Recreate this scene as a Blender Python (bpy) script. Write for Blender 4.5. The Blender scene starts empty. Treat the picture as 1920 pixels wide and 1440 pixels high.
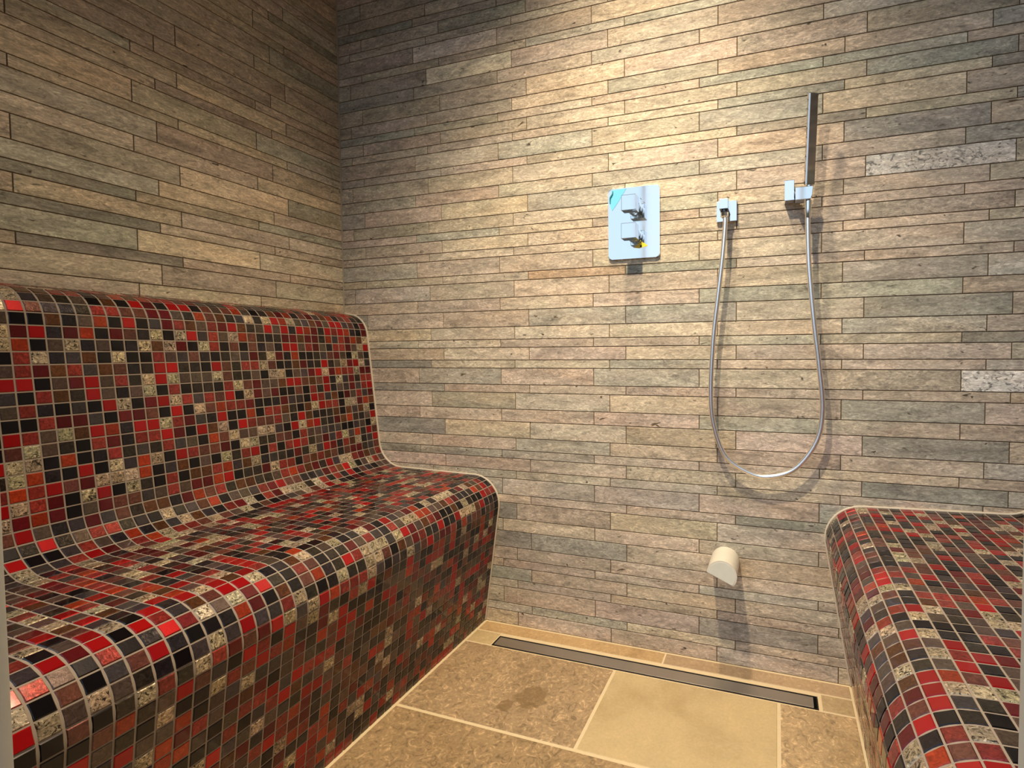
import bpy, bmesh, math, random
from mathutils import Vector, Matrix, noise

C = bpy.context.scene.collection
PI = math.pi

# ------------------------------------------------------------------ measures (metres)
XL, XR = -1.0414, 1.072          # left / right wall faces
YF = -1.15                       # door plane (inside face of the glass front)
ZC = 2.30                        # ceiling
T = 0.300                        # tile length
HS, HM, HL = 0.02481, 0.03805, 0.04979   # the three strip heights
CYC = [HS, HL, HS, HL, HM, HL, HM, HS, HM]
PH = [2, 1, 0, 2, 1, 0, 2, 1, 0]         # joint phase of each row
OFF = [0.0, 0.6799 * T, 0.8401 * T]
Z0 = 1.82982                     # top line of row 1
XB, YB = -0.34413, -0.20368      # joint origin on the back / left wall


# ------------------------------------------------------------------ node helpers
def mat(name):
    m = bpy.data.materials.new(name)
    m.use_nodes = True
    nt = m.node_tree
    for n in list(nt.nodes):
        nt.nodes.remove(n)
    out = nt.nodes.new('ShaderNodeOutputMaterial')
    b = nt.nodes.new('ShaderNodeBsdfPrincipled')
    nt.links.new(b.outputs[0], out.inputs[0])
    return m, nt, b


def N(nt, t, **kw):
    n = nt.nodes.new(t)
    for k, v in kw.items():
        setattr(n, k, v)
    return n


def noise_tex(nt, vec, scale, detail=4, rough=0.55, dist=0.0):
    n = N(nt, 'ShaderNodeTexNoise')
    n.inputs['Scale'].default_value = scale
    n.inputs['Detail'].default_value = detail
    n.inputs['Roughness'].default_value = rough
    n.inputs['Distortion'].default_value = dist
    nt.links.new(vec, n.inputs['Vector'])
    return n.outputs['Fac']


def mapping(nt, vec, sc):
    n = N(nt, 'ShaderNodeMapping')
    n.inputs['Scale'].default_value = sc
    nt.links.new(vec, n.inputs['Vector'])
    return n.outputs[0]


def ramp(nt, fac, stops):
    r = N(nt, 'ShaderNodeValToRGB')
    e = r.color_ramp.elements
    while len(e) < len(stops):
        e.new(0.5)
    for i, (p, c) in enumerate(stops):
        e[i].position = p
        e[i].color = (c, c, c, 1) if isinstance(c, (int, float)) else (*c, 1)
    nt.links.new(fac, r.inputs[0])
    return r.outputs[0]


def mix(nt, fac, a, b, mode='MIX'):
    n = N(nt, 'ShaderNodeMix', data_type='RGBA', blend_type=mode)
    for i, s in ((0, fac), (6, a), (7, b)):
        if isinstance(s, (int, float)):
            n.inputs[i].default_value = s
        elif isinstance(s, tuple):
            n.inputs[i].default_value = (*s, 1)
        else:
            nt.links.new(s, n.inputs[i])
    return n.outputs[2]


def math_n(nt, op, a, b=None):
    n = N(nt, 'ShaderNodeMath', operation=op)
    for i, s in ((0, a), (1, b)):
        if s is None:
            continue
        if isinstance(s, (int, float)):
            n.inputs[i].default_value = s
        else:
            nt.links.new(s, n.inputs[i])
    return n.outputs[0]


def vadd(nt, a, b):
    n = N(nt, 'ShaderNodeVectorMath', operation='ADD')
    nt.links.new(a, n.inputs[0])
    nt.links.new(b, n.inputs[1])
    return n.outputs[0]


def attr(nt, name):
    return N(nt, 'ShaderNodeAttribute', attribute_name=name)


def bump(nt, b, h, strength, dist=0.001):
    n = N(nt, 'ShaderNodeBump')
    n.inputs['Strength'].default_value = strength
    n.inputs['Distance'].default_value = dist
    nt.links.new(h, n.inputs['Height'])
    nt.links.new(n.outputs[0], b.inputs['Normal'])


def plain(name, col, rough=0.5, metal=0.0, spec=0.5):
    m, nt, b = mat(name)
    tc = N(nt, 'ShaderNodeTexCoord')
    f = noise_tex(nt, tc.outputs['Object'], 60, 3)
    c = mix(nt, f, tuple(x * 0.93 for x in col), tuple(min(1, x * 1.07) for x in col))
    nt.links.new(c, b.inputs['Base Color'])
    b.inputs['Roughness'].default_value = rough
    b.inputs['Metallic'].default_value = metal
    b.inputs['Specular IOR Level'].default_value = spec
    return m


# ------------------------------------------------------------------ materials
def stone_strip():
    m, nt, b = mat('travertine_strip')
    tc = N(nt, 'ShaderNodeTexCoord')
    v = vadd(nt, tc.outputs['Object'], attr(nt, 'toff').outputs['Vector'])
    col = attr(nt, 'tilecol').outputs['Color']
    a = noise_tex(nt, mapping(nt, v, (7, 7, 30)), 1, 5, 0.6, 0.9)
    fine = noise_tex(nt, mapping(nt, v, (38, 38, 105)), 1, 6, 0.7, 1.8)
    grain = noise_tex(nt, mapping(nt, v, (150, 150, 420)), 1, 3, 0.6)
    hue = noise_tex(nt, mapping(nt, v, (4, 4, 14)), 1, 3, 0.5, 0.4)
    c = mix(nt, 1.0, col, ramp(nt, a, [(0.30, 0.64), (0.46, 0.95), (0.70, 1.26)]), 'MULTIPLY')
    c = mix(nt, 1.0, c, ramp(nt, fine, [(0.32, 0.52), (0.43, 0.90), (0.52, 1.0), (0.62, 1.36)]), 'MULTIPLY')
    c = mix(nt, 1.0, c, ramp(nt, grain, [(0.3, 0.84), (0.7, 1.16)]), 'MULTIPLY')
    c = mix(nt, 1.0, c, ramp(nt, hue, [(0.3, (1.05, 0.99, 0.93)), (0.52, (1, 1, 1)), (0.7, (0.95, 0.99, 0.96))]), 'MULTIPLY')
    vn = noise_tex(nt, mapping(nt, v, (13, 13, 46)), 1, 4, 0.6, 2.2)
    vd = math_n(nt, 'ABSOLUTE', math_n(nt, 'SUBTRACT', vn, 0.52))
    c = mix(nt, 1.0, c, ramp(nt, vd, [(0.0, 1.24), (0.012, 1.16), (0.03, 1.0)]), 'MULTIPLY')
    vd2 = math_n(nt, 'ABSOLUTE', math_n(nt, 'SUBTRACT', vn, 0.42))
    c = mix(nt, 1.0, c, ramp(nt, vd2, [(0.0, 0.78), (0.012, 0.86), (0.03, 1.0)]), 'MULTIPLY')
    pit = noise_tex(nt, mapping(nt, v, (46, 46, 95)), 1, 2, 0.5, 0.6)
    pm = ramp(nt, pit, [(0.70, 0.0), (0.76, 1.0)])
    c = mix(nt, pm, c, (0.09, 0.075, 0.055))
    crk = attr(nt, 'crk').outputs['Fac']
    spk = noise_tex(nt, mapping(nt, v, (60, 60, 90)), 1, 4, 0.6, 1.5)
    sm = math_n(nt, 'MULTIPLY', ramp(nt, spk, [(0.54, 0.0), (0.62, 1.0)]), crk)
    c = mix(nt, sm, c, (0.10, 0.10, 0.10))
    nt.links.new(c, b.inputs['Base Color'])
    b.inputs['Roughness'].default_value = 0.5
    b.inputs['Specular IOR Level'].default_value = 0.35
    bump(nt, b, fine, 0.25, 0.0012)
    return m


def glass_mosaic():
    m, nt, b = mat('glass_mosaic')
    tc = N(nt, 'ShaderNodeTexCoord')
    v = vadd(nt, tc.outputs['Object'], attr(nt, 'toff').outputs['Vector'])
    col = attr(nt, 'tilecol').outputs['Color']
    crk = attr(nt, 'crk').outputs['Fac']
    n1 = noise_tex(nt, v, 130, 4, 0.65, 1.5)
    n2 = noise_tex(nt, v, 120, 3, 0.6, 2.0)
    # texture amount rises with crk
    c1 = mix(nt, 1.0, col, ramp(nt, n1, [(0.34, 0.22), (0.45, 0.75), (0.58, 1.25), (0.70, 2.4)]), 'MULTIPLY')
    c = mix(nt, crk, col, c1)
    dark = math_n(nt, 'MULTIPLY', ramp(nt, n2, [(0.57, 0.0), (0.60, 1.0)]), math_n(nt, 'GREATER_THAN', crk, 0.85))
    c = mix(nt, dark, c, (0.05, 0.045, 0.03))
    nt.links.new(c, b.inputs['Base Color'])
    b.inputs['Roughness'].default_value = 0.30
    b.inputs['Metallic'].default_value = 0.28
    b.inputs['Coat Weight'].default_value = 0.85
    b.inputs['Coat IOR'].default_value = 1.36
    b.inputs['Coat Tint'].default_value = (0.62, 0.58, 0.58, 1)
    b.inputs['Coat Roughness'].default_value = 0.07
    b.inputs['Specular IOR Level'].default_value = 0.2
    n = N(nt, 'ShaderNodeBump')
    n.inputs['Distance'].default_value = 0.0012
    nt.links.new(math_n(nt, 'ADD', math_n(nt, 'MULTIPLY', crk, 0.55), 0.06), n.inputs['Strength'])
    nt.links.new(n1, n.inputs['Height'])
    nt.links.new(n.outputs[0], b.inputs['Normal'])
    return m


def floor_stone():
    m, nt, b = mat('travertine_slab')
    tc = N(nt, 'ShaderNodeTexCoord')
    v = vadd(nt, tc.outputs['Object'], attr(nt, 'toff').outputs['Vector'])
    col = attr(nt, 'tilecol').outputs['Color']
    k = attr(nt, 'crk').outputs['Fac']
    a = noise_tex(nt, v, 7, 6, 0.6, 0.6)
    f = noise_tex(nt, v, 55, 5, 0.7, 1.6)
    g = noise_tex(nt, v, 150, 3, 0.6, 0.5)
    c = mix(nt, 1.0, col, ramp(nt, a, [(0.3, (0.84, 0.81, 0.76)), (0.5, (1, 1, 1)), (0.7, (1.12, 1.10, 1.07))]), 'MULTIPLY')
    c2 = mix(nt, 1.0, c, ramp(nt, f, [(0.34, 0.50), (0.46, 0.92), (0.56, 1.05), (0.66, 1.75)]), 'MULTIPLY')
    c = mix(nt, k, c, c2)
    c = mix(nt, 1.0, c, ramp(nt, g, [(0.3, 0.93), (0.7, 1.07)]), 'MULTIPLY')
    # two damp stains on the dark slab
    wob = noise_tex(nt, tc.outputs['Object'], 30, 3)
    for (sx, sy, rad) in ((-0.205, -0.291, 0.042), (-0.251, -0.335, 0.0195)):
        d = N(nt, 'ShaderNodeVectorMath', operation='DISTANCE')
        nt.links.new(tc.outputs['Object'], d.inputs[0])
        d.inputs[1].default_value = (sx, sy, 0)
        dd = math_n(nt, 'ADD', d.outputs['Value'], math_n(nt, 'MULTIPLY', math_n(nt, 'SUBTRACT', wob, 0.5), rad * 1.3))
        s = ramp(nt, math_n(nt, 'DIVIDE', dd, rad), [(0.82, 0.62), (1.0, 0.0)])
        c = mix(nt, s, c, (0.20, 0.125, 0.055))
    nt.links.new(c, b.inputs['Base Color'])
    b.inputs['Roughness'].default_value = 0.42
    b.inputs['Specular IOR Level'].default_value = 0.35
    bump(nt, b, f, 0.25, 0.001)
    return m


def ribbed_metal():
    m, nt, b = mat('ribbed_chrome')
    tc = N(nt, 'ShaderNodeTexCoord')
    w = N(nt, 'ShaderNodeTexWave', wave_type='BANDS', bands_direction='Z')
    w.inputs['Scale'].default_value = 150
    nt.links.new(tc.outputs['Object'], w.inputs['Vector'])
    b.inputs['Base Color'].default_value = (0.97, 0.97, 0.97, 1)
    b.inputs['Metallic'].default_value = 1
    b.inputs['Roughness'].default_value = 0.30
    bump(nt, b, w.outputs['Fac'], 0.15, 0.0004)
    return m


def chrome(name, col=(0.9, 0.9, 0.9), rough=0.05, smudge=0.05):
    m, nt, b = mat(name)
    tc = N(nt, 'ShaderNodeTexCoord')
    f = noise_tex(nt, tc.outputs['Object'], 40, 4, 0.6, 1.0)
    r = math_n(nt, 'ADD', math_n(nt, 'MULTIPLY', f, smudge), rough)
    nt.links.new(r, b.inputs['Roughness'])
    b.inputs['Base Color'].default_value = (*col, 1)
    b.inputs['Metallic'].default_value = 1
    return m


def brushed():
    m, nt, b = mat('brushed_steel')
    tc = N(nt, 'ShaderNodeTexCoord')
    f = noise_tex(nt, mapping(nt, tc.outputs['Object'], (4, 900, 900)), 1, 3)
    nt.links.new(mix(nt, f, (0.56, 0.53, 0.50), (0.72, 0.69, 0.65)), b.inputs['Base Color'])
    b.inputs['Metallic'].default_value = 1
    b.inputs['Roughness'].default_value = 0.36
    bump(nt, b, f, 0.15, 0.0004)
    return m


def thin_glass():
    m = bpy.data.materials.new('clear_glass')
    m.use_nodes = True
    nt = m.node_tree
    for n in list(nt.nodes):
        nt.nodes.remove(n)
    out = N(nt, 'ShaderNodeOutputMaterial')
    tr = N(nt, 'ShaderNodeBsdfTransparent')
    tr.inputs[0].default_value = (0.95, 0.98, 0.97, 1)
    gl = N(nt, 'ShaderNodeBsdfGlossy')
    gl.inputs['Roughness'].default_value = 0.02
    lw = N(nt, 'ShaderNodeLayerWeight')
    lw.inputs['Blend'].default_value = 0.5
    fr = math_n(nt, 'ADD', math_n(nt, 'MULTIPLY', math_n(nt, 'POWER', lw.outputs['Facing'], 5.0), 0.9), 0.03)
    mx = N(nt, 'ShaderNodeMixShader')
    nt.links.new(fr, mx.inputs[0])
    nt.links.new(tr.outputs[0], mx.inputs[1])
    nt.links.new(gl.outputs[0], mx.inputs[2])
    nt.links.new(mx.outputs[0], out.inputs[0])
    return m


M_STRIP = stone_strip()
M_JOINT = plain('brown_joint', (0.150, 0.112, 0.074), 0.9, spec=0.1)
M_GLASS = glass_mosaic()
M_GROUT = plain('taupe_grout', (0.33, 0.275, 0.23), 0.85, spec=0.2)
M_BEAD = plain('cream_sealant', (0.62, 0.55, 0.45), 0.6)
M_SLAB = floor_stone()
M_FGROUT = plain('cream_grout', (0.76, 0.62, 0.40), 0.8, spec=0.2)
M_CHROME = chrome('polished_chrome', (0.93, 0.96, 0.97))
M_STICK = chrome('darkened_chrome', (0.56, 0.54, 0.52), 0.05)  # chrome darkened to imitate the dim wall it mirrors
M_CHROME_D = chrome('dark_gap_chrome', (0.10, 0.10, 0.11), 0.25)
M_HOSE = ribbed_metal()
M_STEEL = brushed()
M_LIP = chrome('steel_lip', (0.86, 0.83, 0.78), 0.22)
M_BLACK = plain('black_gap', (0.012, 0.011, 0.010), 0.6)
M_WHITE = plain('white_plastic', (0.80, 0.77, 0.68), 0.32)
M_WHITE_IN = plain('white_plastic_face', (0.78, 0.80, 0.72), 0.4)
M_FILM = plain('cyan_film', (0.40, 0.97, 0.95), 0.15, metal=0.9)
M_FILM_D = plain('teal_film', (0.05, 0.30, 0.40), 0.3)
M_YELLOW = plain('yellow_reflection', (0.90, 0.72, 0.05), 0.4)
M_FRAME = plain('translucent_seal', (0.85, 0.82, 0.72), 0.5)
_nt = M_FRAME.node_tree
_b = [n for n in _nt.nodes if n.type == 'BSDF_PRINCIPLED'][0]
_t = N(_nt, 'ShaderNodeBsdfTranslucent')
_t.inputs[0].default_value = (0.80, 0.78, 0.72, 1)
_m = N(_nt, 'ShaderNodeMixShader')
_m.inputs[0].default_value = 0.5
_nt.links.new(_b.outputs[0], _m.inputs[1])
_nt.links.new(_t.outputs[0], _m.inputs[2])
_nt.links.new(_m.outputs[0], [n for n in _nt.nodes if n.type == 'OUTPUT_MATERIAL'][0].inputs[0])
M_CEIL = plain('ceiling_paint', (0.42, 0.38, 0.32), 0.8)
M_PANE = thin_glass()


# ------------------------------------------------------------------ mesh helpers
def tag(o, label=None, cat=None, group=None, kind=None):
    if label: o['label'] = label
    if cat: o['category'] = cat
    if group: o['group'] = group
    if kind: o['kind'] = kind
    return o


def link(name, me, parent=None):
    o = bpy.data.objects.new(name, me)
    C.objects.link(o)
    if parent is not None:
        o.parent = parent
        o.matrix_parent_inverse = Matrix.Translation(-Vector(parent.location))
    return o


def empty(name, loc=(0, 0, 0)):
    o = bpy.data.objects.new(name, None)
    o.location = loc
    o.empty_display_size = 0.03
    C.objects.link(o)
    return o


def bm_obj(name, bm, m, parent=None, smooth=True, angle=35):
    me = bpy.data.meshes.new(name)
    bmesh.ops.recalc_face_normals(bm, faces=bm.faces[:])
    if smooth:
        lim = math.radians(angle)
        for e in bm.edges:
            e.smooth = not (len(e.link_faces) == 2 and e.calc_face_angle(0) > lim)
        for f in bm.faces:
            f.smooth = True
    bm.to_mesh(me)
    bm.free()
    me.materials.append(m)
    return link(name, me, parent)


def box(bm, x0, x1, y0, y1, z0, z1, bev=0.0, seg=2):
    r = bmesh.ops.create_cube(bm, size=1.0)
    vs = r['verts']
    for v in vs:
        v.co = Vector(((x0 + x1) / 2 + v.co.x * (x1 - x0), (y0 + y1) / 2 + v.co.y * (y1 - y0), (z0 + z1) / 2 + v.co.z * (z1 - z0)))
    if bev > 0:
        es = list({e for v in vs for e in v.link_edges})
        bmesh.ops.bevel(bm, geom=es, offset=bev, segments=seg, profile=0.6, affect='EDGES')


def prism(bm, pts, d0, d1, axis='y', bev=0.0, seg=2):
    """closed outline pts (a, z) extruded from d0 to d1 along axis"""
    def P(a, z, d):
        return (a, d, z) if axis == 'y' else (d, a, z)
    va = [bm.verts.new(P(a, z, d0)) for a, z in pts]
    vb = [bm.verts.new(P(a, z, d1)) for a, z in pts]
    n = len(pts)
    fa = bm.faces.new(va)
    fb = bm.faces.new(list(reversed(vb)))
    for i in range(n):
        bm.faces.new((va[i], vb[i], vb[(i + 1) % n], va[(i + 1) % n]))
    if bev > 0:
        es = list(set(fa.edges) | set(fb.edges))
        bmesh.ops.bevel(bm, geom=es, offset=bev, segments=seg, profile=0.6, affect='EDGES')


def rrect(x0, x1, z0, z1, r, n=6):
    out = []
    for cx, cz, a0 in ((x1 - r, z1 - r, 0), (x0 + r, z1 - r, 90), (x0 + r, z0 + r, 180), (x1 - r, z0 + r, 270)):
        for i in range(n + 1):
            a = math.radians(a0 + 90 * i / n)
            out.append((cx + r * math.cos(a), cz + r * math.sin(a)))
    return out


def frame_of(d):
    d = d.normalized()
    u = d.cross(Vector((0, 0, 1)))
    if u.length < 1e-4:
        u = Vector((1, 0, 0))
    u.normalize()
    return u, d.cross(u).normalized()


def tube(bm, pts, r, n=12, cap=True):
    pts = [Vector(p) for p in pts]
    rings = []
    u = None
    for i, p in enumerate(pts):
        d = (pts[min(i + 1, len(pts) - 1)] - pts[max(i - 1, 0)]).normalized()
        if u is None:
            u, w = frame_of(d)
        else:
            u = (u - d * u.dot(d)).normalized()
            w = d.cross(u)
        rr = r(i / (len(pts) - 1)) if callable(r) else r
        rings.append([bm.verts.new(p + u * rr * math.cos(2 * PI * k / n) + w * rr * math.sin(2 * PI * k / n)) for k in range(n)])
    for a, b in zip(rings, rings[1:]):
        for k in range(n):
            bm.faces.new((a[k], a[(k + 1) % n], b[(k + 1) % n], b[k]))
    if cap:
        bm.faces.new(list(reversed(rings[0])))
        bm.faces.new(rings[-1])


def lathe(bm, base, axis, prof, n=32):
    """prof: (distance along axis, radius)"""
    axis = Vector(axis).normalized()
    base = Vector(base)
    u, w = frame_of(axis)
    rings = []
    for d, r in prof:
        rings.append([bm.verts.new(base + axis * d + u * r * math.cos(2 * PI * k / n) + w * r * math.sin(2 * PI * k / n)) for k in range(n)])
    for a, b in zip(rings, rings[1:]):
        for k in range(n):
            bm.faces.new((a[k], a[(k + 1) % n], b[(k + 1) % n], b[k]))
    bm.faces.new(list(reversed(rings[0])))
    bm.faces.new(rings[-1])


def catmull(pts, k=8):
    P = [Vector(p) for p in pts]
    P = [P[0] * 2 - P[1]] + P + [P[-1] * 2 - P[-2]]
    out = []
    for i in range(1, len(P) - 2):
        a, b, c, d = P[i - 1:i + 3]
        for j in range(k):
            t = j / k
            out.append(0.5 * ((2 * b) + (c - a) * t + (2 * a - 5 * b + 4 * c - d) * t * t + (3 * b - a - 3 * c + d) * t ** 3))
    out.append(P[-2])
    return out


class TileMesh:
    """many tiles plus their bed collected into ONE mesh with per-face colour, texture offset and crackle"""
    def __init__(self):
        self.v, self.f, self.mi, self.col, self.off, self.crk = [], [], [], [], [], []

    def face(self, idx, mi=0, col=(0.5, 0.5, 0.5), off=(0, 0, 0), crk=0.0):
        self.f.append(idx); self.mi.append(mi); self.col.append(col); self.off.append(off); self.crk.append(crk)

    def tile(self, corners, nrm, inset, depth, mi, col, off, crk, skew=None):
        """corners: 4 points on the visible plane, counter-clockwise seen from the room"""
        cs = [Vector(c) for c in corners]
        nrm = Vector(nrm)
        cen = sum(cs, Vector()) / 4
        i0 = len(self.v)
        for c in cs:
            self.v.append(tuple(c - nrm * depth))
        for c in cs:                                   # small rounded shoulder
            self.v.append(tuple(c - nrm * inset * 0.7))
        for c in cs:
            d = cen - c
            du = Vector(cs[1] - cs[0]).normalized()
            dv = Vector(cs[3] - cs[0]).normalized()
            su = math.copysign(inset, d.dot(du)); sv = math.copysign(inset, d.dot(dv))
            p = c + du * su + dv * sv
            if skew is not None:
                p = p + nrm * skew(p, cen)
            self.v.append(tuple(p))
        for r in (0, 4):
            for k in range(4):
                k2 = (k + 1) % 4
                self.face((i0 + r + k, i0 + r + k2, i0 + r + 4 + k2, i0 + r + 4 + k), mi, col, off, crk)
        self.face((i0 + 8, i0 + 9, i0 + 10, i0 + 11), mi, col, off, crk)

    def quad(self, pts, mi):
        i0 = len(self.v)
        self.v += [tuple(p) for p in pts]
        self.face(tuple(range(i0, i0 + len(pts))), mi)

    def box(self, x0, x1, y0, y1, z0, z1, mi):
        i0 = len(self.v)
        self.v += [(x, y, z) for x in (x0, x1) for y in (y0, y1) for z in (z0, z1)]
        for q in ((0, 1, 3, 2), (4, 6, 7, 5), (0, 4, 5, 1), (2, 3, 7, 6), (0, 2, 6, 4), (1, 5, 7, 3)):
            self.face(tuple(i0 + k for k in q), mi)

    def build(self, name, mats, parent=None):
        me = bpy.data.meshes.new(name)
        me.from_pydata(self.v, [], self.f)
        for m in mats:
            me.materials.append(m)
        me.polygons.foreach_set('material_index', self.mi)
        a = me.attributes.new('tilecol', 'FLOAT_COLOR', 'FACE')
        a.data.foreach_set('color', [x for c in self.col for x in (*c, 1.0)])
        a = me.attributes.new('toff', 'FLOAT_VECTOR', 'FACE')
        a.data.foreach_set('vector', [x for c in self.off for x in c])
        a = me.attributes.new('crk', 'FLOAT', 'FACE')
        a.data.foreach_set('value', self.crk)
        me.update()
        return link(name, me, parent)


# ------------------------------------------------------------------ strip-tiled walls
OV_BACK = {(21, 0): (0.95, 4), (2, -2): (1.55, 0), (4, -2): (1.6, 0), (22, 3): (1.25, 2), (29, 3): (1.5, 3), (33, 0): (1.15, 0), (39, -1): (1.1, 1), (48, 1): (1.2, 1), (36, 2): (1.1, 0), (28, -3): (0.72, 2), (30, -2): (0.75, 2), (33, -2): (0.78, 2), (35, -3): (0.8, 2), (40, -2): (0.62, 2), (42, -1): (0.75, 2), (21, 1): (0.75, 2), (10, 1): (0.78, 2), (12, 2): (0.85, 2), (36, 3): (0.8, 2), (13, 2): (0.8, 2), (10, 3): (0.78, 2), (14, 3): (0.8, 2), (31, 2): (0.9, 2), (34, 1): (0.88, 0), (31, 1): (0.85, 0), (8, 2): (0.95, 2), (24, 3): (0.85, 2), (26, 3): (0.75, 2), (15, 3): (1.2, 3), (41, -1): (1.05, 1), (41, 0): (1.1, 1), (23, 1): (0.85, 2), (30, -1): (0.88, 0), (-2, -3): (0.8, 0), (-1, -3): (0.75, 2), (33, 3): (0.75, 2), (22, -2): (0.95, 0), (39, 2): (0.75, 2), (25, 0): (1.1, 0), (25, -1): (1.12, 0), (40, 1): (1.05, 0), (47, 1): (0.8, 2)}
OV_LEFT = {(15, -1): (1.35, 1), (14, -1): (1.15, 1), (14, -3): (1.22, 0), (20, -2): (1.3, 1), (17, -3): (0.68, 2), (19, -3): (0.72, 2), (21, -2): (0.62, 2), (6, -2): (0.85, 0), (10, -2): (0.8, 0), (9, -1): (1.15, 1), (18, 0): (1.15, 0), (16, -2): (1.15, 1), (15, -2): (0.9, 0), (11, -2): (0.95, 1), (1, -1): (0.75, 2), (20, -1): (1.1, 0)}
STONE = [(0.515, 0.445, 0.362), (0.540, 0.465, 0.358), (0.455, 0.432, 0.365), (0.55, 0.53, 0.50), (0.47, 0.36, 0.245)]


def strip_wall(name, P, nrm, s0, s1, origin, ov, seed, flip, zmin=0.0):
    rng = random.Random(seed)
    tm = TileMesh()
    rows = []
    z = Z0
    i = 1
    while z > zmin:
        h = CYC[(i - 1) % 9]
        rows.append((i, z - h, z)); z -= h; i += 1
    z = Z0; i = 0
    while z < ZC:
        h = CYC[(i - 1) % 9]
        rows.append((i, z, z + h)); z += h; i -= 1
    J = 0.00115
    for (i, a, b) in rows:
        o = origin + OFF[PH[(i - 1) % 9]]
        n = math.floor((s0 - o) / T)
        while o + n * T < s1:
            val = rng.uniform(0.86, 1.10)
            fam = rng.choices([0, 1, 2], [7, 2, 2])[0]
            crk = 0.35 if rng.random() < 0.10 else 0.0
            if (i, n) in ov:
                val, fam = ov[(i, n)]
                crk = 0.8 if fam == 3 else 0
            base = STONE[fam]
            col = tuple(min(0.85, x * val * rng.uniform(0.97, 1.03)) for x in base)
            x0 = max(s0, o + n * T + J); x1 = min(s1, o + (n + 1) * T - J)
            z0 = max(zmin, a + J); z1 = min(ZC, b - J)
            n += 1
            if x1 - x0 < 0.004 or z1 - z0 < 0.004:
                continue
            off = (rng.uniform(-9, 9), rng.uniform(-9, 9), rng.uniform(-9, 9))
            cs = [P(x0, z0), P(x1, z0), P(x1, z1), P(x0, z1)]
            if flip:
                cs = [cs[1], cs[0], cs[3], cs[2]]
            tm.tile(cs, nrm, 0.0006, 0.0035, 0, col, off, crk)
    return tm


tm = strip_wall('wall_back', lambda s, z: (s, 0.0, z), (0, -1, 0), XL, XR, XB, OV_BACK, 11, False)
for (px, pz, a, b_, tilt) in ((-0.3210, 0.9463, 0.0065, 0.0022, -0.2), (-0.2573, 0.9416, 0.0060, 0.0028, -0.1), (0.0387, 0.6386, 0.0130, 0.0030, 0.3), (0.0480, 0.6330, 0.0080, 0.0018, -0.5),
                              (-0.5750, 0.7713, 0.0100, 0.0032, 0.2), (-0.0603, 0.2170, 0.0110, 0.0024, 0.25), (-0.1960, 1.1333, 0.0035, 0.0022, 0.0), (-0.3616, 1.5131, 0.0110, 0.0026, 0.5),
                              (-0.1672, 0.0584, 0.0032, 0.0030, 0.0), (-0.3765, 0.0379, 0.0045, 0.0034, 0.0), (0.8480, 1.3867, 0.0140, 0.0024, 0.05), (-0.1136, 0.6481, 0.0120, 0.0020, 0.3)):
    ring = []
    for k in range(14):
        an = 2 * PI * k / 14
        w_ = 1 + 0.35 * math.sin(3 * an + px * 40) + 0.2 * math.sin(5 * an + pz * 70)
        u_, v_ = a * w_ * math.cos(an), b_ * w_ * math.sin(an)
        ring.append((px + u_ * math.cos(tilt) - v_ * math.sin(tilt), -0.00012, pz + u_ * math.sin(tilt) + v_ * math.cos(tilt)))
    tm.quad(ring, 1)
tm.box(XL - 0.08, XR + 0.08, 0.0018, 0.09, -0.06, ZC, 1)
tag(tm.build('wall_back', [M_STRIP, M_JOINT]), kind='structure')
tm = strip_wall('wall_left', lambda s, z: (XL, s, z), (1, 0, 0), YF - 0.05, 0.0, YB, OV_LEFT, 23, False)
tm.box(XL - 0.08, XL - 0.0018, YF - 0.05, 0.0017, -0.06, ZC, 1)
tag(tm.build('wall_left', [M_STRIP, M_JOINT]), kind='structure')
tm = strip_wall('wall_right', lambda s, z: (XR, s, z), (-1, 0, 0), YF - 0.05, 0.0, YB, {}, 37, True)
tm.box(XR + 0.0018, XR + 0.08, YF - 0.05, 0.0017, -0.06, ZC, 1)
tag(tm.build('wall_right', [M_STRIP, M_JOINT]), kind='structure')

bm = bmesh.new()
box(bm, XL - 0.08, XR + 0.08, YF - 0.05, 0.09, ZC, ZC + 0.06)
tag(bm_obj('ceiling', bm, M_CEIL, smooth=False), kind='structure')
# thin sealant line down the corner between left and back wall
bm = bmesh.new()
tube(bm, [(XL + 0.0008, -0.0008, z) for z in (0.975, 1.3, 1.7, ZC)], 0.0024, 8)
tag(bm_obj('trim_1', bm, plain('corner_sealant', (0.40, 0.35, 0.28), 0.6)), kind='structure')

# ------------------------------------------------------------------ floor
rng = random.Random(5)
tm = TileMesh()
BL0, BR0 = -0.5055, 0.5370       # where the bench fronts meet the floor
G = 0.0036                       # half a floor joint
D0, D1 = -0.0700, -0.1195        # drain slot, back and front
DX0, DX1 = -0.4150, 0.4540
Y1, Y2 = -0.1225, -0.4126


def slab(x0, x1, y0, y1, col, k, edge=0.0016):
    col = tuple(min(0.8, x * (1.22 if k > 0.1 else 1.04)) for x in col)
    cs = [(x0, y0, 0), (x1, y0, 0), (x1, y1, 0), (x0, y1, 0)]
    off = (rng.uniform(-5, 5), rng.uniform(-5, 5), 0)
    tm.tile(cs, (0, 0, 1), edge, 0.004, 0, col, off, k)


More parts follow.
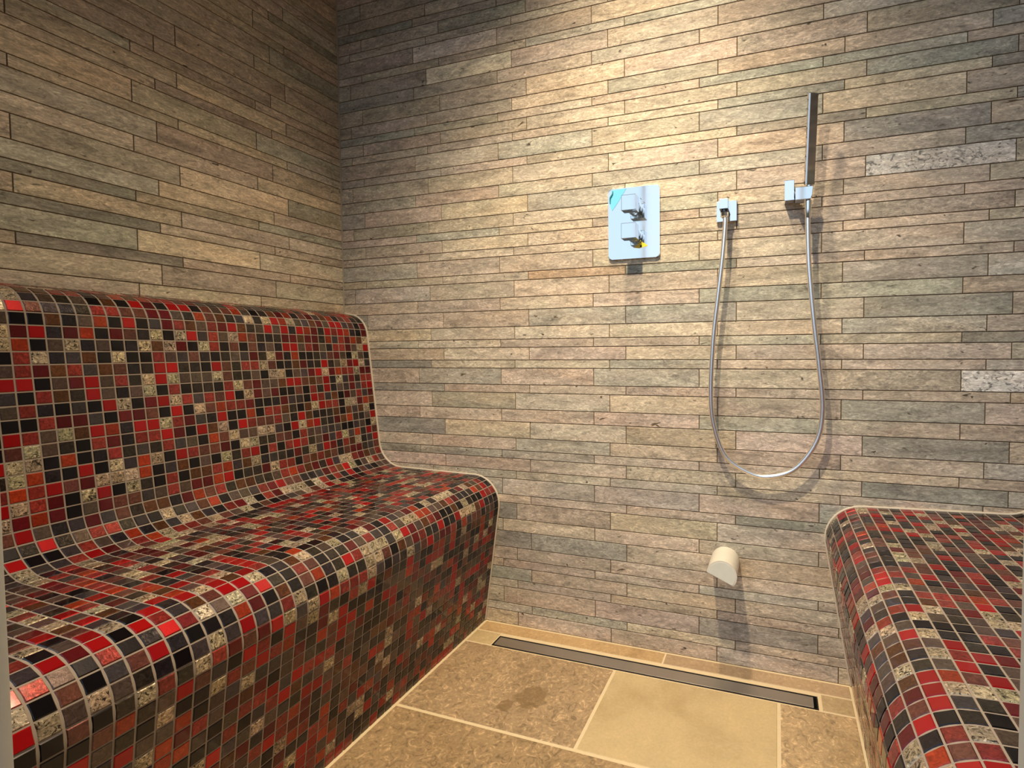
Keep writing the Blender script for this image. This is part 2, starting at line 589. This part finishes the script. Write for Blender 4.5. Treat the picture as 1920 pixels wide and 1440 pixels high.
LX, RX = BL0 + 0.007, BR0 - 0.005
slab(LX, 0.0695 - G * .6, -0.0555, -0.0065, (0.44, 0.30, 0.155), 0.35)
slab(0.0695 + G * .6, RX, -0.0555, -0.0065, (0.37, 0.265, 0.165), 0.35)
slab(LX, DX0 - 0.004, -0.1195, -0.0590, (0.47, 0.36, 0.20), 0.2)
slab(DX1 + 0.009, RX, -0.1195, -0.0590, (0.40, 0.30, 0.175), 0.3)
slab(LX, -0.0431 - G, Y2 + G, Y1 - 0.0012, (0.345, 0.245, 0.145), 0.95)
slab(-0.0431 + G, 0.3660 - G, Y2 + G, Y1 - 0.0012, (0.56, 0.435, 0.245), 0.06)
slab(0.3660 + G, RX, Y2 + G, Y1 - 0.0012, (0.40, 0.29, 0.170), 0.9)
yb = Y2
for r in range(4):
    ya = yb - 0.290
    for (a, b_, col, k) in (((LX, 0.150, (0.310, 0.215, 0.118), 0.95), (0.150, RX, (0.46, 0.345, 0.20), 0.4)) if r % 2 == 0 else
                            ((LX, -0.05, (0.44, 0.33, 0.19), 0.5), (-0.05, RX, (0.38, 0.28, 0.165), 0.8))):
        slab(a + (G if a > LX else 0), b_ - (G if b_ < RX else 0), ya + G, yb - G, col, k)
    yb = ya
YE = yb
# grout bed in pieces that leave the drain slot open
for (x0, x1, y0, y1) in ((XL, XR, D0 + 0.001, 0.0), (XL, XR, YE, D1 - 0.001), (XL, DX0 - 0.001, D1 - 0.001, D0 + 0.001), (DX1 + 0.001, XR, D1 - 0.001, D0 + 0.001)):
    tm.box(x0, x1, y0, y1, -0.06, -0.0009, 1)
tm.box(DX0 - 0.001, DX1 + 0.001, D1 - 0.001, D0 + 0.001, -0.06, -0.035, 1)
tag(tm.build('floor', [M_SLAB, M_FGROUT]), kind='structure')

# ------------------------------------------------------------------ linear drain
t = empty('linear_drain', (0.02, -0.095, -0.034))
tag(t, 'long narrow brushed steel linear shower drain set in the tan floor along the back wall', 'drain')
bm = bmesh.new()
box(bm, DX0 + .0005, DX1 - .0005, D1 + .0005, D0 - .0005, -0.034, -0.031)
for (x0, x1, y0, y1) in ((DX0 + .0005, DX1 - .0005, D0 - .002, D0 - .0005), (DX0 + .0005, DX1 - .0005, D1 + .0005, D1 + .002), (DX0 + .0005, DX0 + .002, D1 + .002, D0 - .002), (DX1 - .002, DX1 - .0005, D1 + .002, D0 - .002)):
    box(bm, x0, x1, y0, y1, -0.031, -0.0002)
bm_obj('channel', bm, M_BLACK, t, smooth=False)
bm = bmesh.new()
box(bm, DX0 + .0035, DX1 - .0095, D1 + .0075, D0 - .0035, -0.006, -0.0012, 0.0006)
bm_obj('cover_plate', bm, M_STEEL, t, smooth=False)
bm = bmesh.new()
box(bm, DX0 + .0035, DX1 - .0095, D1 + .0045, D1 + .0074, -0.010, -0.0006, 0.0009)
o = bm_obj('cover_lip', bm, M_LIP, t, smooth=False)
o['label'] = 'bright steel front lip of the drain cover'

# ------------------------------------------------------------------ mosaic benches
def fillet_path(verts, radii, step=0.006):
    """poly-line with arcs: list of 2-D points"""
    pts = [Vector(verts[0])]
    for i in range(1, len(verts) - 1):
        a, b_, c = Vector(verts[i - 1]), Vector(verts[i]), Vector(verts[i + 1])
        d0 = (a - b_).normalized(); d1 = (c - b_).normalized()
        ang = d0.angle(d1)
        t_ = radii[i - 1] / math.tan(ang / 2)
        p0, p1 = b_ + d0 * t_, b_ + d1 * t_
        bis = (d0 + d1).normalized()
        cen = b_ + bis * (radii[i - 1] / math.sin(ang / 2))
        pts.append(p0)
        v0, v1 = p0 - cen, p1 - cen
        tot = v0.angle(v1)
        n = max(4, int(radii[i - 1] * tot / step))
        sgn = 1 if v0.x * v1.y - v0.y * v1.x > 0 else -1
        for k in range(1, n):
            an = sgn * tot * k / n
            pts.append(cen + Vector((v0.x * math.cos(an) - v0.y * math.sin(an), v0.x * math.sin(an) + v0.y * math.cos(an))))
        pts.append(p1)
    pts.append(Vector(verts[-1]))
    return pts


class Path:
    def __init__(self, pts):
        self.p = pts
        self.s = [0.0]
        for a, b_ in zip(pts, pts[1:]):
            self.s.append(self.s[-1] + (b_ - a).length)
        self.len = self.s[-1]

    def at(self, s):
        s = min(max(s, 0), self.len)
        for i in range(len(self.s) - 1):
            if s <= self.s[i + 1]:
                t_ = (s - self.s[i]) / max(1e-9, self.s[i + 1] - self.s[i])
                return self.p[i].lerp(self.p[i + 1], t_)
        return self.p[-1]


# kind: colour (linear), crackle
GL = [((0.620, 0.008, 0.012), 0.00, 11), ((0.460, 0.060, 0.050), 0.62, 11), ((0.200, 0.014, 0.020), 0.25, 10), ((0.600, 0.070, 0.022), 0.45, 5),
      ((0.190, 0.075, 0.030), 0.60, 5), ((0.008, 0.006, 0.010), 0.00, 13), ((0.034, 0.028, 0.036), 0.80, 8), ((0.165, 0.120, 0.100), 0.45, 10),
      ((0.100, 0.086, 0.098), 0.40, 7), ((0.620, 0.540, 0.370), 1.00, 13), ((0.055, 0.046, 0.036), 0.75, 9), ((0.230, 0.085, 0.065), 0.50, 7)]
PT = 0.02445


def bench(name, label, verts, radii, side, wall_x, seed):
    """profile verts run from the floor up over seat and backrest to the wall; side=+1: seat faces +x"""
    rng = random.Random(seed)
    path = Path(fillet_path(verts, radii))
    root = empty(name, (verts[1][0], -0.55, 0))
    tag(root, label, 'bench', 'mosaic steam benches')
    tm = TileMesh()
    y_end = YF + 0.006
    ya0 = -0.0052
    ncol = int((ya0 - y_end) / PT)
    nrow = int(path.len / PT)
    H = 0.00135                                         # half joint
    for r in range(nrow + 1):
        s0, s1 = r * PT + H, min((r + 1) * PT - H, path.len - 0.001)
        if s1 - s0 < 0.004:
            continue
        a, b_ = path.at(s0), path.at(s1)
        d = (b_ - a).normalized()
        nr = Vector((d.y, 0, -d.x)) * (1 if side > 0 else -1)
        mid = path.at((s0 + s1) / 2) - (a + b_) / 2
        sag = max(0.0, mid.x * nr.x + mid.y * nr.z) * 0.9
        for c in range(ncol + 1):
            y0 = ya0 - c * PT - H
            y1 = max(ya0 - (c + 1) * PT + H, y_end)
            if y0 - y1 < 0.004:
                continue
            g = rng.choices(range(len(GL)), [x[2] for x in GL])[0]
            base, crk, _ = GL[g]
            val = rng.uniform(0.62, 1.02) * (1.35 if crk > 0.95 else 1.0)
            col = tuple(min(0.9, x * val * rng.uniform(0.92, 1.08)) for x in base)
            off = (rng.uniform(-9, 9), rng.uniform(-9, 9), rng.uniform(-9, 9))
            tu, tv = rng.gauss(0, 0.011), rng.gauss(0, 0.011)   # tiny set-out tilt
            lift = rng.uniform(0, 0.0002)
            if side > 0:
                cs = [(a.x, y1, a.y), (a.x, y0, a.y), (b_.x, y0, b_.y), (b_.x, y1, b_.y)]
            else:
                cs = [(a.x, y0, a.y), (a.x, y1, a.y), (b_.x, y1, b_.y), (b_.x, y0, b_.y)]
            dd = Vector((d.x, 0, d.y))
            lift = max(lift, sag)
            def skew(p, cen, tu=tu, tv=tv, dd=dd, lift=lift):
                q = p - cen
                return lift + q.y * tu + q.dot(dd) * tv
            tm.tile(cs, nr, 0.0011, 0.0030, 0, col, off, crk, skew)
    tm.build('mosaic_cladding', [M_GLASS], root)
    # solid core carrying the grout, 1 mm below the glass
    inner = []
    for i, q in enumerate(path.p):
        d = (path.p[min(i + 1, len(path.p) - 1)] - path.p[max(i - 1, 0)]).normalized()
        nn = Vector((d.y, -d.x)) * (1 if side > 0 else -1)
        inner.append(q - nn * 0.0011)
    inner[0].y = 0.0
    inner[-1].x = wall_x
    outline = [(q.x, q.y) for q in inner] + [(wall_x, 0.0)]
    bm = bmesh.new()
    prism(bm, outline, -0.0015, y_end, 'y')
    bm_obj('grout_bed', bm, M_GROUT, root)
    # sealant bead where the bench meets the back wall
    bm = bmesh.new()
    bead = []
    for i in range(0, int(path.len / 0.008) + 1):
        q = path.at(i * 0.008)
        bead.append((q.x, -0.0028, max(q.y, 0.002)))
    tube(bm, bead, 0.0030, 8)
    o = bm_obj('sealant_bead', bm, M_BEAD, root)
    o['label'] = 'cream sealant line against the back wall'
    return root


bench('steam_bench', 'long red and black mosaic bench with high backrest against the left wall',
      [(-0.5060, 0.0), (-0.4385, 0.4560), (-0.8935, 0.4648), (-0.9487, 0.9570), (-1.0414, 0.9775)], [0.086, 0.088, 0.074], 1, XL, 101)
bench('steam_bench', 'red and black mosaic bench at right, only its seat showing beside the hose',
      [(0.5370, 0.0), (0.4590, 0.4520), (0.9270, 0.4665), (0.9790, 0.9570), (1.0720, 0.9775)], [0.086, 0.088, 0.074], -1, XR, 202)

# ------------------------------------------------------------------ shower mixer
PX0, PX1, PZ0, PZ1 = -0.0905, 0.0553, 1.0953, 1.2893
t = empty('shower_mixer', ((PX0 + PX1) / 2, 0, (PZ0 + PZ1) / 2))
tag(t, 'rectangular chrome shower mixer plate with two cube knobs on the tiled back wall', 'shower mixer')
bm = bmesh.new()
prism(bm, rrect(PX0, PX1, PZ0, PZ1, 0.010), -0.0004, -0.0085, 'y', 0.0012)
bm_obj('backplate', bm, M_CHROME, t, smooth=False)
PF = -0.0087
bm = bmesh.new()          # protective film still stuck to the top left corner
film = [(-0.0855, 1.2860), (-0.0380, 1.2872), (-0.0455, 1.2760), (-0.0590, 1.2560), (-0.0715, 1.2390), (-0.0790, 1.2300), (-0.0840, 1.2420), (-0.0855, 1.2560),
        (-0.0838, 1.2690), (-0.0785, 1.2752), (-0.0765, 1.2835), (-0.0800, 1.2850)]
prism(bm, film, PF, PF - 0.0005, 'y')
o = bm_obj('protective_film', bm, M_FILM, t, smooth=False)
o['label'] = 'torn cyan protective film on the plate corner'
bm = bmesh.new()          # its curled, darker torn edge
tube(bm, catmull([(-0.0845, PF - .001, 1.2500), (-0.0843, PF - .003, 1.2640), (-0.0810, PF - .0035, 1.2700), (-0.0775, PF - .0025, 1.2760), (-0.0768, PF - .001, 1.2830)]), 0.0016, 8)
bm_obj('film_curl', bm, M_FILM_D, o)
for i, (kx, kz) in enumerate(((-0.0145, 1.2315), (-0.0152, 1.1580))):
    bm = bmesh.new()
    box(bm, kx - 0.0203, kx + 0.0203, -0.070, -0.0400, kz - 0.0203, kz + 0.0203, 0.0012)
    k = bm_obj('control_knob', bm, M_CHROME, t, smooth=False)
    bm = bmesh.new()
    lathe(bm, (kx, -0.0085, kz), (0, -1, 0), [(0, 0.0205), (0.006, 0.0205), (0.0065, 0.0180), (0.020, 0.0180), (0.0205, 0.0212), (0.0318, 0.0212)])
    bm_obj('collar', bm, M_CHROME, k)
bm = bmesh.new()  # yellow patch painted on the plate where it mirrors the lower knob's underside
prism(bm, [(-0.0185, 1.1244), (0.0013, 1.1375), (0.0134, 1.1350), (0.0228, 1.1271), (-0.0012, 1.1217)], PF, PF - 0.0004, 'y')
o = bm_obj('knob_reflection', bm, M_YELLOW, t, smooth=False)
o['label'] = 'yellow reflection with a black dot, painted on the plate under the lower knob'
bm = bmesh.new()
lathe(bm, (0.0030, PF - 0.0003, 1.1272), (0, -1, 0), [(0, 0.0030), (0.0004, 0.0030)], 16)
bm_obj('reflection_dot', bm, M_BLACK, o)
for (mx, mz) in ((0.0030, 1.2555), (0.0125, 1.2445)):  # two short dark dashes on the plate
    bm = bmesh.new()
    prism(bm, [(mx - .0022, mz + .0020), (mx - .0010, mz + .0024), (mx + .0024, mz - .0018), (mx + .0012, mz - .0024)], PF, PF - 0.0003, 'y')
    bm_obj('dark_dash', bm, M_CHROME_D, t, smooth=False)

# ------------------------------------------------------------------ hose outlet elbow
OX0, OX1, OZ0, OZ1 = 0.2060, 0.2575, 1.1735, 1.2262
t = empty('hose_outlet', ((OX0 + OX1) / 2, 0, 1.20))
tag(t, 'small square chrome wall outlet feeding the top of the hose, right of the mixer plate', 'hose outlet')
bm = bmesh.new()
box(bm, OX0, OX1, -0.011, -0.0004, OZ0, OZ1, 0.001)
bm_obj('wall_plate', bm, M_CHROME, t, smooth=False)
bm = bmesh.new()
box(bm, 0.2165, 0.2390, -0.046, -0.0105, 1.1975, 1.2235, 0.0012)
bm_obj('elbow_block', bm, M_CHROME, t, smooth=False)
bm = bmesh.new()
lathe(bm, (0.2285, -0.0335, 1.1980), (0, 0, -1), [(0, 0.0092), (0.0035, 0.0092), (0.004, 0.0102), (0.006, 0.0102), (0.0065, 0.0092)], 24)
bm_obj('threaded_collar', bm, M_CHROME_D, t)

# ------------------------------------------------------------------ hand shower bracket
t = empty('shower_bracket', (0.384, 0, 1.232))
tag(t, 'chrome wall bracket with swivel cradle holding up the hand shower', 'shower bracket')
bm = bmesh.new()
box(bm, 0.3722, 0.3950, -0.034, -0.0004, 1.2060, 1.2555, 0.001)
bm_obj('wall_block', bm, M_CHROME, t, smooth=False)
bm = bmesh.new()
lathe(bm, (0.3948, -0.020, 1.2185), (1, 0, 0), [(0, 0.0150), (0.0012, 0.0150), (0.0016, 0.0185), (0.0024, 0.0185)])
bm_obj('swivel_disc', bm, M_CHROME_D, t)
bm = bmesh.new()
prism(bm, [(0.3965, 1.1985), (0.4305, 1.1985), (0.4345, 1.2080), (0.4365, 1.2290), (0.3965, 1.2290)], -0.060, -0.024, 'y', 0.0011)
bm_obj('cradle', bm, M_CHROME, t, smooth=False)

# ------------------------------------------------------------------ hand shower
HB = Vector((0.4275, -0.0480, 1.2290)); HT = Vector((0.4338, -0.0640, 1.4425))
t = empty('hand_shower', HB)
tag(t, 'slim square stick hand shower standing upright in the wall bracket', 'hand shower')
ax = (HT - HB).normalized()
ux = Vector((1, 0, 0)); ux = (ux - ax * ux.dot(ax)).normalized()
uy = ax.cross(ux)
TW = math.radians(30)              # the stick is turned towards the right-hand wall
ux, uy = ux * math.cos(TW) + uy * math.sin(TW), uy * math.cos(TW) - ux * math.sin(TW)
L_ = (HT - HB).length
bm = bmesh.new()
box(bm, -0.0125, 0.0125, -0.0055, 0.0055, 0.004, L_, 0.0026, 1)
R = Matrix((ux, uy, ax)).transposed().to_4x4()
bmesh.ops.transform(bm, matrix=Matrix.Translation(HB) @ R, verts=bm.verts[:])
bm_obj('stick', bm, M_STICK, t, smooth=False)
bm = bmesh.new()
lathe(bm, HB - ax * 0.0015, ax, [(0, 0.0070), (0.0052, 0.0070), (0.0058, 0.0080), (0.0063, 0.0080)], 20)
bm_obj('inlet_collar', bm, M_CHROME, t)

# ------------------------------------------------------------------ hose
t = empty('shower_hose', (0.33, -0.04, 0.521))
tag(t, 'silver flexible shower hose hanging in a long U between outlet and hand shower', 'shower hose')
hp = [(0.2285, -0.0335, 1.1830), (0.2305, -0.035, 1.1646), (0.2247, -0.040, 1.0805), (0.2130, -0.042, 0.9729), (0.2015, -0.042, 0.8640), (0.1958, -0.041, 0.7262), (0.2041, -0.040, 0.6433), (0.2326, -0.038, 0.5685),
      (0.2857, -0.036, 0.5306), (0.3374, -0.035, 0.5206), (0.4001, -0.036, 0.5451), (0.4484, -0.038, 0.6139), (0.4621, -0.040, 0.6926), (0.4541, -0.042, 0.7961), (0.4405, -0.044, 0.9125), (0.4290, -0.044, 1.0414), (0.4255, -0.044, 1.1450), (0.4258, -0.044, 1.1800)]
bm = bmesh.new()
tube(bm, catmull(hp, 8), 0.0062, 12)
bm_obj('flexible_tube', bm, M_HOSE, t)
bm = bmesh.new()
lathe(bm, (0.2285, -0.0335, 1.1910), (0, 0, -1), [(0, 0.0100), (0.010, 0.0100), (0.0115, 0.0080), (0.0135, 0.0070)], 8)
bm_obj('hose_nut', bm, M_CHROME, t)
bm = bmesh.new()
lathe(bm, (0.4260, -0.0440, 1.1982), (-0.005, 0, -1), [(0, 0.0086), (0.010, 0.0082), (0.040, 0.0066), (0.042, 0.0058)], 24)
bm_obj('cone_nut', bm, M_CHROME, t)

# ------------------------------------------------------------------ white steam outlet
t = empty('steam_outlet', (0.2295, 0, 0.28))
tag(t, 'white plastic round steam outlet low on the back wall above the drain', 'steam outlet')
cx, cz, rr, LL = 0.2296, 0.2800, 0.0372, 0.100
# the tube is cut flat along its underside, the cut tilting down to the right
a1 = math.atan2(0.2555 - cz, 0.2575 - cx)
a2 = math.atan2(0.2840 - cz, 0.1925 - cx)
arc = []
n = 40
for i in range(n + 1):
    a = a1 + (a2 - a1 + 2 * PI) % (2 * PI) * i / n if i < n else a2
    arc.append((cx + rr * math.cos(a), cz + rr * math.sin(a)))
bm = bmesh.new()
full = [(cx + rr * math.cos(2 * PI * i / 48), cz + rr * math.sin(2 * PI * i / 48)) for i in range(48)]
prism(bm, arc, -0.0005, -LL, 'y', 0.0016, 3)
bm_obj('outlet_body', bm, M_WHITE, t)
bm = bmesh.new()
inn = [(cx + (x - cx) * 0.90, cz + (z - cz) * 0.90 + (0.0006 if i in (0, len(arc) - 1) else 0)) for i, (x, z) in enumerate(arc)]
prism(bm, inn, -LL + 0.001, -LL - 0.0005, 'y')
o = bm_obj('end_face', bm, M_WHITE_IN, t)

# ------------------------------------------------------------------ glass front with the open doorway the camera looks through
JL, JR = -0.2672, 0.4500
YO = YF - 0.012
bm = bmesh.new()
box(bm, JL - 0.012, JL, YO, YF, -0.0005, 2.10, 0.002)
box(bm, JR, JR + 0.012, YO, YF, -0.0005, 2.10, 0.002)
box(bm, JL - 0.012, JR + 0.012, YO, YF, 2.10, 2.118, 0.002)
tag(bm_obj('door_1', bm, M_FRAME), kind='structure')
bm = bmesh.new()
box(bm, XL, JL - 0.012, YF - 0.010, YF - 0.002, 0.0, ZC)
tag(bm_obj('window_1', bm, M_PANE, smooth=False), kind='structure')
bm = bmesh.new()
box(bm, JR + 0.012, XR, YF - 0.010, YF - 0.002, 0.0, ZC)
tag(bm_obj('window_2', bm, M_PANE, smooth=False), kind='structure')
bm = bmesh.new()
box(bm, JL - 0.012, JR + 0.012, YF - 0.010, YF - 0.002, 2.118, ZC)
tag(bm_obj('window_3', bm, M_PANE, smooth=False), kind='structure')

# ------------------------------------------------------------------ light
def spot(name, loc, target, energy, col, size, blend, rad):
    l = bpy.data.lights.new(name, 'SPOT')
    l.energy = energy; l.color = col; l.spot_size = math.radians(size); l.spot_blend = blend; l.shadow_soft_size = rad
    o = bpy.data.objects.new(name, l)
    o.location = loc
    o.rotation_euler = (Vector(target) - Vector(loc)).to_track_quat('-Z', 'Y').to_euler()
    C.objects.link(o)
    return o


WARM = (1.0, 0.80, 0.53)
spot('warm_spot', (0.03, -0.45, ZC - 0.02), (0.02, -0.46, 0), 78, WARM, 118, 1.0, 0.03)  # ceiling downlight near the back wall
spot('warm_spot', (0.0, -0.98, ZC - 0.02), (-0.08, -0.08, 0.1), 135, WARM, 80, 1.0, 0.03)  # added fill spot, unseen, warms the lower back wall and floor

w = bpy.data.worlds.new('daylit_room_outside')
bpy.context.scene.world = w
w.use_nodes = True
nt = w.node_tree
for n_ in list(nt.nodes):
    nt.nodes.remove(n_)
out = N(nt, 'ShaderNodeOutputWorld')
bg = N(nt, 'ShaderNodeBackground')
tc = N(nt, 'ShaderNodeTexCoord')
dv = N(nt, 'ShaderNodeVectorMath', operation='DOT_PRODUCT')
nt.links.new(tc.outputs['Generated'], dv.inputs[0])
dirv = Vector((-0.70, -0.70, 0.20)).normalized()
dv.inputs[1].default_value = dirv
sep = N(nt, 'ShaderNodeSeparateXYZ')
nt.links.new(tc.outputs['Generated'], sep.inputs[0])
colr = ramp(nt, dv.outputs['Value'], [(0.0, (0.05, 0.05, 0.05)), (0.28, (0.12, 0.125, 0.135)), (0.62, (0.60, 0.72, 0.89)), (1.0, (0.64, 0.77, 0.96))])
low = ramp(nt, math_n(nt, 'ADD', math_n(nt, 'MULTIPLY', sep.outputs['Z'], 0.5), 0.5), [(0.46, (0.10, 0.085, 0.07)), (0.52, (1, 1, 1))])
colr = mix(nt, 1.0, colr, low, 'MULTIPLY')
nt.links.new(colr, bg.inputs[0])
bg.inputs[1].default_value = 1.35
nt.links.new(bg.outputs[0], out.inputs[0])

# ------------------------------------------------------------------ camera
cam = bpy.data.cameras.new('camera')
co = bpy.data.objects.new('camera', cam)
C.objects.link(co)
yaw, pitch, roll = 0.3278, -0.0374, -0.0066
sy, cy_, sp, cp = math.sin(yaw), math.cos(yaw), math.sin(pitch), math.cos(pitch)
fw = Vector((-sy * cp, cy_ * cp, sp)); ri = Vector((cy_, sy, 0)); up = ri.cross(fw)
r2 = ri * math.cos(roll) + up * math.sin(roll); u2 = -ri * math.sin(roll) + up * math.cos(roll)
mw = Matrix((r2, u2, -fw)).transposed().to_4x4()
mw.translation = Vector((0.3563, -1.3992, 0.8374))
co.matrix_world = mw
cam.sensor_width = 36
cam.lens = 18.225
cam.shift_x = -165.78 / 1920
cam.shift_y = -22.85 / 1920
cam.clip_start = 0.02
sc = bpy.context.scene
sc.camera = co
sc.view_settings.view_transform = 'Standard'
sc.view_settings.look = 'None'
sc.view_settings.gamma = 1
sc.view_settings.use_curve_mapping = False
sc.view_settings.exposure = 0.0
sc.cycles.use_denoising = True
sc.cycles.max_bounces = 8
sc.cycles.sample_clamp_indirect = 6
